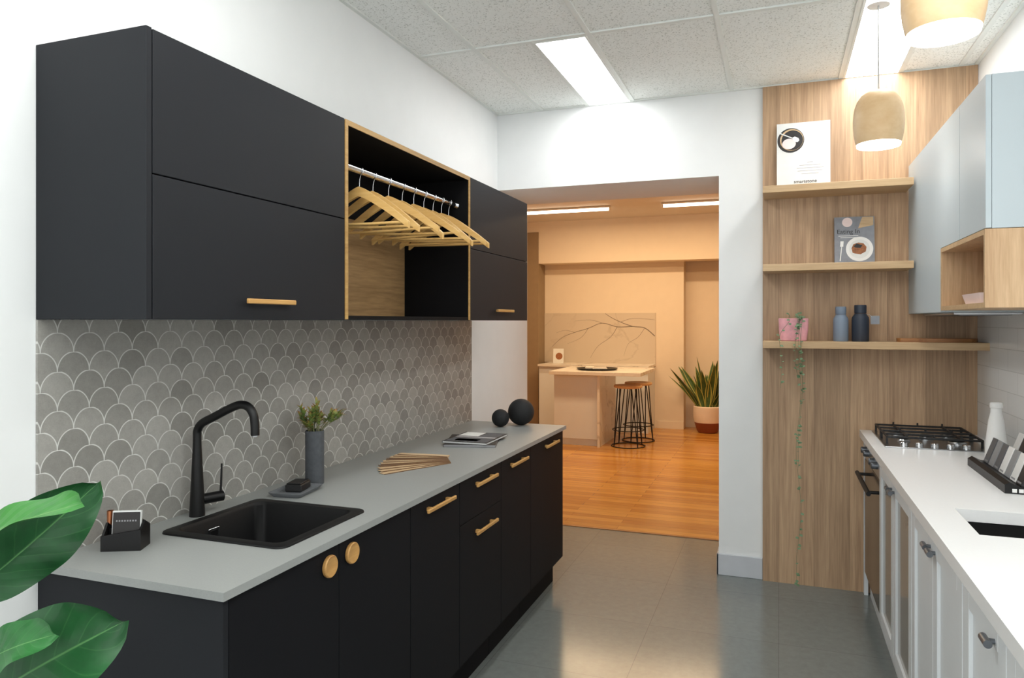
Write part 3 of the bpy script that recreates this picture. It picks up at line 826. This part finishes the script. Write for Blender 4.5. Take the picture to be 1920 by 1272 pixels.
t = base_right('glazed_cabinet', 2.897, 3.765, 'white base cabinet with two glazed doors next to the oven')
shaker(t, 3.331, 3.765, 3.365, True); shaker(t, 2.897, 3.331, 3.297, True)
t = base_right('sink_cabinet', 2.137, 2.893, 'white panelled cabinet under the undermount sink')
shaker(t, 2.515, 2.893, 2.55, False); shaker(t, 2.137, 2.515, 2.48, False)
t = base_right('base_cabinet', 1.377, 2.133, 'white panelled base cabinet at the right edge, nearest the viewer')
shaker(t, 1.755, 2.133, 1.84, False); shaker(t, 1.377, 1.755, 1.43, False)
t = base_right('base_cabinet', .31, 1.373, 'white panelled base cabinet beyond the lower right corner of the photo')
shaker(t, .842, 1.373, .88, False); shaker(t, .31, .842, .8, False)
# oven
t = thing('oven', 'built in dark glass oven under the gas cooktop', 'oven', (.72, 4.09, 0))
bm = nb(); box(bm, KX + .024, .98, 3.77, 4.40, .1, .861); obj('body', bm, M['steel'], t)
obj('side_filler', B(KX, KX + .02, 4.402, 4.443, 0, .861), M['whitecab'], t)
obj('kickboard', B(KX + .03, KX + .045, 3.77, 4.40, 0, .099), M['whitecab'], t)
d = obj('door', B(KX + .002, KX + .023, 3.775, 4.398, .13, .752, .003), M['glassblack'], t)
bm = nb(); tube(bm, [(KX - .04, 3.82, .68), (KX - .04, 4.35, .68)], .011, 14)
for y in (3.86, 4.31): tube(bm, [(KX + .003, y, .68), (KX - .04, y, .68)], .008, 14)
obj('handle', bm, M['tap'], d)
obj('control_panel', B(KX + .002, KX + .023, 3.775, 4.398, .757, .858, .002), M['steel'], t)
for y in (3.86, 3.97, 4.2, 4.31):
    obj('knob', L([(0, -.028), (.014, -.028), (.017, -.024), (.018, 0), (0, 0)], (KX + .002, y, .81), 20, 'x'), M['greymetal'], t)
# cooktop
t = thing('gas_cooktop', 'stainless gas cooktop with black cast iron grates on the white worktop', 'cooktop', (.69, 4.13, .9))
obj('plate', B(.475, .915, 3.86, 4.40, .9, .905, .002), M['steel'], t)
def burner(x, y, r):
    b = obj('burner', L([(0, .0), (r, 0), (r, .008), (r * .85, .014), (r * .5, .016), (0, .016)], (x, y, .905), 28), M['steel'], t)
    obj('burner_cap', L([(0, .016), (r * .72, .016), (r * .76, .019), (r * .7, .024), (0, .026)], (x, y, .905), 28), M['iron'], b)
for x, y, r in ((.58, 4.28, .042), (.81, 4.28, .034), (.58, 4.04, .03), (.81, 4.04, .042), (.695, 4.16, .036)): burner(x, y, r)
def grate(y0, y1):
    bm = nb(); x0, x1 = .495, .895; z = .94
    for x in (x0, x1): box(bm, x - .005, x + .005, y0, y1, z - .005, z + .005, .002)
    for y in (y0, (y0 + y1) / 2, y1): box(bm, x0, x1, y - .005, y + .005, z - .005, z + .005, .002)
    for x in (.58, .81): box(bm, x - .004, x + .004, y0, y1, z - .005, z + .006, .002)
    for x in (x0, x1):
        for y in (y0 + .01, y1 - .01): box(bm, x - .005, x + .005, y - .005, y + .005, .905, z)
    for x in (.58, .695, .81):
        for y in (y0, y1): box(bm, x - .004, x + .004, y - .004, y + .004, z, z + .018, .002)
    obj('grate', bm, M['iron'], t)
grate(4.165, 4.385); grate(3.94, 4.155)
for k in range(5):
    obj('knob', L([(0, 0), (.018, 0), (.0175, .016), (.014, .02), (0, .02)], (.56 + k * .065, 3.90, .905), 20), M['chrome'], t)
# bottle
t = thing('bottle', 'white ceramic bottle standing beside the cooktop at the tiled wall', 'bottle', (.895, 3.72, .9))
obj('body', L([(0, 0), (.041, 0), (.043, .004), (.040, .08), (.030, .165), (.022, .20), (.021, .22), (0, .22)], (.895, 3.72, .9), 32), M['white'], t)
obj('stopper', L([(0, .221), (.024, .221), (.025, .228), (.024, .242), (.02, .246), (0, .246)], (.895, 3.72, .9), 28), M['white'], t)
# sample stand
t = thing('sample_stand', 'black stepped display stand holding stone samples on the white worktop', 'display stand', (.85, 3.22, .9))
st = [(.74, .9), (.95, .9), (.95, .99), (.935, .99), (.92, .95), (.875, .95), (.86, .965), (.845, .965), (.83, .925), (.785, .925), (.755, .94), (.74, .93)]
obj('body', prism(nb(), st, 'y', 2.97, 3.50), M['tap'], t)
bm = nb()
for k in range(4): box(bm, .762 + k * .02, .776 + k * .02, 2.9685, 2.9698, .905, .918)
obj('logo', bm, M['white'], t)
def chip(x, z, y, m, label):
    o = thing('stone_sample', label, 'sample', (x, y, z), 'stone samples in the stand', local=True, rot=(0, math.radians(20), 0))
    obj('slab', B(0, .011, -.031, .031, 0, .105, .001), M[m], o)
    obj('label_strip', B(-.0006, 0, -.022, .022, .006, .012), M['inkgrey'], o)
NM = {'chipD': 'black', 'chipC': 'white', 'chipB': 'mid grey', 'chipA': 'dark grey'}
POS = ['nearest end', 'second from the near end', 'third from the near end', 'middle', 'third from the far end', 'second from the far end', 'far end']
for k, m in enumerate(['chipD', 'chipC', 'chipB', 'chipC', 'chipA', 'chipB', 'chipA']):
    chip(.79, .9262, 3.008 + k * .0725, m, f'{NM[m]} stone sample in the front row of the stand, {POS[k]}')
for k, m in enumerate(['chipC', 'chipD', 'chipC', 'chipA', 'chipC', 'chipD', 'chipC']):
    chip(.88, .9512, 3.008 + k * .0725, m, f'{NM[m]} stone sample in the back row of the stand, {POS[k]}')

# overhead right
t = thing('overhead_cabinet', 'pale blue overhead cabinet on the right wall above the cooktop', 'cabinet', (.82, 3.65, 1.54))
obj('body', prism(nb(), [(2.872, 1.817), (3.597, 1.817), (3.597, 1.54), (4.44, 1.54), (4.44, 2.34), (2.872, 2.34)], 'x', .679, .983), M['blue'], t)
obj('door', prism(nb(), [(3.252, 1.818), (3.6, 1.818), (3.6, 1.541), (4.43, 1.541), (4.43, 2.339), (3.252, 2.339)], 'x', .66, .678), M['blue'], t)
obj('door', B(.66, .678, 2.872, 3.248, 1.818, 2.339, .001), M['blue'], t)
t = thing('open_wall_box', 'oak open niche box under the near end of the blue cabinet', 'shelf unit', (.82, 3.23, 1.545))
bm = nb(); box(bm, .66, .983, 2.872, 2.89, 1.547, 1.815); box(bm, .66, .983, 3.576, 3.594, 1.547, 1.815); box(bm, .66, .983, 2.89, 3.576, 1.797, 1.815); box(bm, .66, .983, 2.89, 3.576, 1.547, 1.565); box(bm, .965, .983, 2.89, 3.576, 1.565, 1.797)
obj('body', bm, M['oakniche'], t)
bm = nb(); box(bm, .6585, .66, 2.872, 3.594, 1.797, 1.815); box(bm, .6585, .66, 2.872, 3.594, 1.547, 1.565); box(bm, .6585, .66, 2.872, 2.89, 1.565, 1.797); box(bm, .6585, .66, 3.576, 3.594, 1.565, 1.797)
obj('edging', bm, M['oakshelf'], t)
t = thing('ceramic_dish', 'pale pink rectangular dish inside the oak niche box', 'dish', (.74, 3.13, 1.565), local=True)
rr = lambda a, b, r, z: [(p[0], p[1], z) for p in rrect(-a, a, -b, b, r)]
obj('body', loft(nb(), [rr(.06, .13, .015, 0), rr(.07, .14, .016, .035), rr(.071, .141, .016, .038), rr(.066, .136, .014, .038), rr(.056, .125, .012, .008)], True), M['pinkpale'], t)
t = thing('range_hood', 'slim steel range hood under the blue cabinet', 'range hood', (.84, 4.0, 1.525))
obj('body', B(.72, .978, 3.66, 4.36, 1.529, 1.5395, .002), M['steel'], t)
obj('filter', B(.75, .95, 3.70, 4.32, 1.527, 1.5288), M['greymetal'], t)

# ================================================================ FAR ROOM
t = thing('marble_splashback', 'veined marble splashback on the far room wall', 'splashback', (-2.4, 10.29, .9))
obj('slab', B(-3.259, -1.627, 10.281, 10.2995, .9, 1.62), M['marble'], t)
bm = nb()
def vein(pts, r0, r1):
    P = smooth([(-3.31 + (u - 1015) / 214 * 1.683, 10.2815, 1.62 - (v - 587) * .0076) for u, v in pts], 4)
    n = len(P)
    for i in range(n - 1):
        w0 = r0 + (r1 - r0) * i / (n - 1); w1 = r0 + (r1 - r0) * (i + 1) / (n - 1)
        a, b = P[i], P[i + 1]; d = (b - a).normalized(); s = Vector((-d.z, 0, d.x))
        q = [bm.verts.new(p + Vector((0, -.001, 0))) for p in (a + s * w0, a - s * w0, b - s * w1, b + s * w1)]
        bm.faces.new(q)
vein([(1228, 630), (1210, 615), (1188, 612), (1166, 604), (1150, 596), (1138, 588)], .007, .003)
vein([(1188, 612), (1160, 613), (1132, 606), (1106, 616), (1080, 624), (1056, 634), (1036, 652)], .006, .002)
vein([(1166, 604), (1190, 597), (1228, 600)], .003, .0015)
vein([(1132, 606), (1110, 600), (1080, 602)], .003, .001)
vein([(1106, 616), (1092, 634), (1066, 646)], .003, .001)
vein([(1160, 613), (1148, 632), (1124, 650), (1110, 672)], .004, .0015)
vein([(1210, 615), (1198, 632), (1180, 645), (1172, 668)], .003, .001)
vein([(1080, 624), (1062, 620), (1044, 625)], .0025, .001)
obj('veins', bm, M['vein'], t)
t = thing('wall_bench', 'low bench with pale top along the far wall, beside the brown partition', 'cabinet', (-2.4, 9.98, 0))
obj('body', B(-3.17, -1.64, 9.74, 10.2995, 0, .87), M['whitecab'], t); obj('benchtop', B(-3.178, -1.627, 9.70, 10.2995, .871, .8998), M['marbletop'], t)
t = thing('recipe_book', 'small open recipe book propped on the far pale benchtop', 'book', (-2.98, 10.05, .9), local=True, rot=(-.2, 0, .2))
obj('cover', B(-.075, .075, 0, .012, 0, .21), M['paper'], t); obj('cover_picture', disc(.01, .1, .05, -.0002, 20), M['food'], t)
t = thing('kitchen_island', 'kitchen island with veined marble top in the far room', 'kitchen island', (-2.1, 8.9, 0))
obj('body', B(-2.58, -2.03, 8.52, 9.36, .08, .858, .002), M['whitecab'], t)
obj('kickboard', B(-2.56, -2.05, 8.55, 9.33, 0, .08), M['whitecab'], t)
obj('side_slab', B(-2.029, -2.0, 8.47, 9.38, 0, .858), M['marbletop'], t)
obj('top', B(-2.61, -1.5, 8.40, 9.45, .859, .9, .002), M['marbletop'], t)
t = thing('serving_tray', 'round black serving tray on the marble island', 'tray', (-2.12, 8.85, .9))
obj('plate', L([(0, 0), (.22, 0), (.25, .012), (.255, .022), (.248, .022), (.218, .01), (0, .01)], (-2.12, 8.85, .9), 40), M['tap'], t)
for x, y, lb, w in ((-2.08, 8.82, 'white folded napkin on the black tray, right side', .09), (-2.22, 8.88, 'cream folded napkin on the black tray, left side', .06)):
    o = thing('folded_napkin', lb, 'napkin', (x, y, .91), local=True, rot=(0, 0, .3))
    obj('fold', B(-w, w, -.05, .05, 0, .014, .004), M['paper'], o); obj('fold', B(-w * .9, w * .9, -.045, .045, .014, .026, .004), M['potwhite'], o)
# stools
t = thing('bar_stool', 'wood topped bar stool with thin black legs, the nearer of two at the island', 'bar stool', (-1.70, 8.68, 0), 'bar stools at the island', local=True)
obj('seat', L([(0, .70), (.15, .70), (.168, .708), (.172, .72), (.165, .735), (.1, .73), (0, .726)], seg=36), M['stoolseat'], t)
for k in range(4):
    a = PI / 4 + k * PI / 2
    bm = nb()
    for s in (-.28, .28):
        tube(bm, [(.2 * math.cos(a), .2 * math.sin(a), .008), (.13 * math.cos(a + s), .13 * math.sin(a + s), .705)], .0065, 8)
    obj('leg', bm, M['tap'], t, 60)
ring = [(.186 * math.cos(2 * PI * k / 24), .186 * math.sin(2 * PI * k / 24), .2) for k in range(25)]
obj('foot_ring', tube(nb(), ring, .006, 8), M['tap'], t, 60)
ring = [(.2 * math.cos(2 * PI * k / 24), .2 * math.sin(2 * PI * k / 24), .0065) for k in range(25)]
obj('base_ring', tube(nb(), ring, .0062, 8), M['tap'], t, 60)
dup(t, (-1.66, 9.14, 0), (0, 0, .5), 'wood topped bar stool with thin black legs, the farther of two at the island')
# snake plant
sx, sy = -.90, 10.12
t = thing('snake_plant', 'spiky snake plant in a two tone cream and brown pot', 'plant', (sx, sy, 0))
obj('pot', L([(.175, .14), (.19, .22), (.188, .35), (.175, .36), (.165, .34), (0, .32)], (sx, sy, 0), 36), M['potwhite'], t)
obj('pot_base', L([(0, 0), (.12, 0), (.145, .03), (.1755, .14), (.175, .142)], (sx, sy, 0), 36), M['terracotta'], t)
obj('soil', L([(0, .332), (.162, .328)], (sx, sy, 0), 28), M['soil'], t)
rnd = random.Random(2)
for i in range(34):
    a = i * 2.4; r = .03 + .1 * rnd.random(); ln = rnd.uniform(.35, .78); lean = rnd.uniform(.05, .85)
    b = (sx + r * math.cos(a), sy + r * math.sin(a), .33)
    tp = (max(sx + (r + ln * lean) * math.cos(a), -1.5), min(10.48, sy + (r + ln * lean) * math.sin(a) * .5), .33 + ln * (1 - lean * .35))
    if tp[0] < -1.2: tp = (tp[0], min(tp[1], 10.2), tp[2])
    obj('leaf', leafgrid(nb(), b, tp, (math.cos(a), math.sin(a), .35), .085, -.03, .3, 0, 12, 6, lambda s: (.55 + .6 * math.sin(PI * s * .8)) * (1 - s ** 4)), M['snake'], t, 80)
# strips
def strip(x0, x1, label):
    t = thing('strip_light', label, 'light', ((x0 + x1) / 2, 8.9, 2.94), 'far room strip lights')
    obj('housing', B(x0, x1, 8.86, 8.94, 2.915, 2.938, .003), M['white'], t)
    obj('tube', tube(nb(), [(x0 + .02, 8.9, 2.9), (x1 - .02, 8.9, 2.9)], .018, 14), M['strip'], t)
    for x in (x0, x1 - .02): obj('end_cap', B(x, x + .02, 8.88, 8.92, 2.88, 2.915), M['white'], t)
strip(-3.2, -1.96, 'warm ceiling strip light at the left of the far room')
strip(-1.33, -.1, 'warm ceiling strip light at the right of the far room')

# ================================================================ LIGHTS
def area(name, loc, sx_, sy_, power, col=(1, 1, 1), rot=(0, 0, 0)):
    l = bpy.data.lights.new(name, 'AREA'); l.shape = 'RECTANGLE'; l.size = sx_; l.size_y = sy_; l.energy = power; l.color = col
    o = link(name, l); o.location = loc; o.rotation_euler = rot
    return o
area('ceiling_lamp', (-.99, 1.3, CZ - .02), .28, 1.1, 14, (1, 1, .98))
area('ceiling_lamp', (.48, 1.2, CZ - .02), .28, 1.1, 15, (1, 1, .98))
area('ceiling_lamp', (-.4, -1.2, CZ - .02), 1.1, .6, 20, (1, 1, .98))
area('rear_fill_lamp', (-.4, -1.95, 1.5), 2.4, 2.2, 25, (.99, .995, 1), (PI / 2, 0, 0))  # soft fill added behind the camera, not an actual window
area('ceiling_fill_lamp', (-.2, -.3, 1.95), .8, .8, 34, (1, 1, .99), (PI, 0, 0))  # unseen fill added behind the camera, aimed up to brighten the ceiling
area('far_lamp', (-1.5, 7.6, 2.92), 3.5, .25, 60, (1, .69, .38))
area('far_lamp', (-1.6, 8.9, 2.87), 2.6, .1, 38, (1, .69, .38))
for x, y in ((.40, 3.45), (.404, 2.17)):
    l = bpy.data.lights.new('pendant_bulb_lamp', 'POINT'); l.energy = 1.2; l.color = (1, .95, .88); l.shadow_soft_size = .05
    o = link('pendant_bulb_lamp', l); o.location = (x, y, 2.19)
w = bpy.data.worlds.new('World'); SC.world = w; w.use_nodes = True
bg = w.node_tree.nodes['Background']; bg.inputs[0].default_value = (.97, .985, 1, 1); bg.inputs[1].default_value = .62

# ================================================================ CAMERA
cam = bpy.data.cameras.new('Camera'); co = link('Camera', cam)
cam.sensor_width = 36; cam.lens = 1362 / 1920 * 36
cam.shift_y = -33 / 1920; cam.clip_start = .02
co.location = (0, 0, 1.5); co.rotation_euler = (PI / 2, 0, math.radians(20.16))
SC.camera = co
SC.view_settings.view_transform = 'Standard'
SC.view_settings.look = 'None'
SC.view_settings.exposure = 0
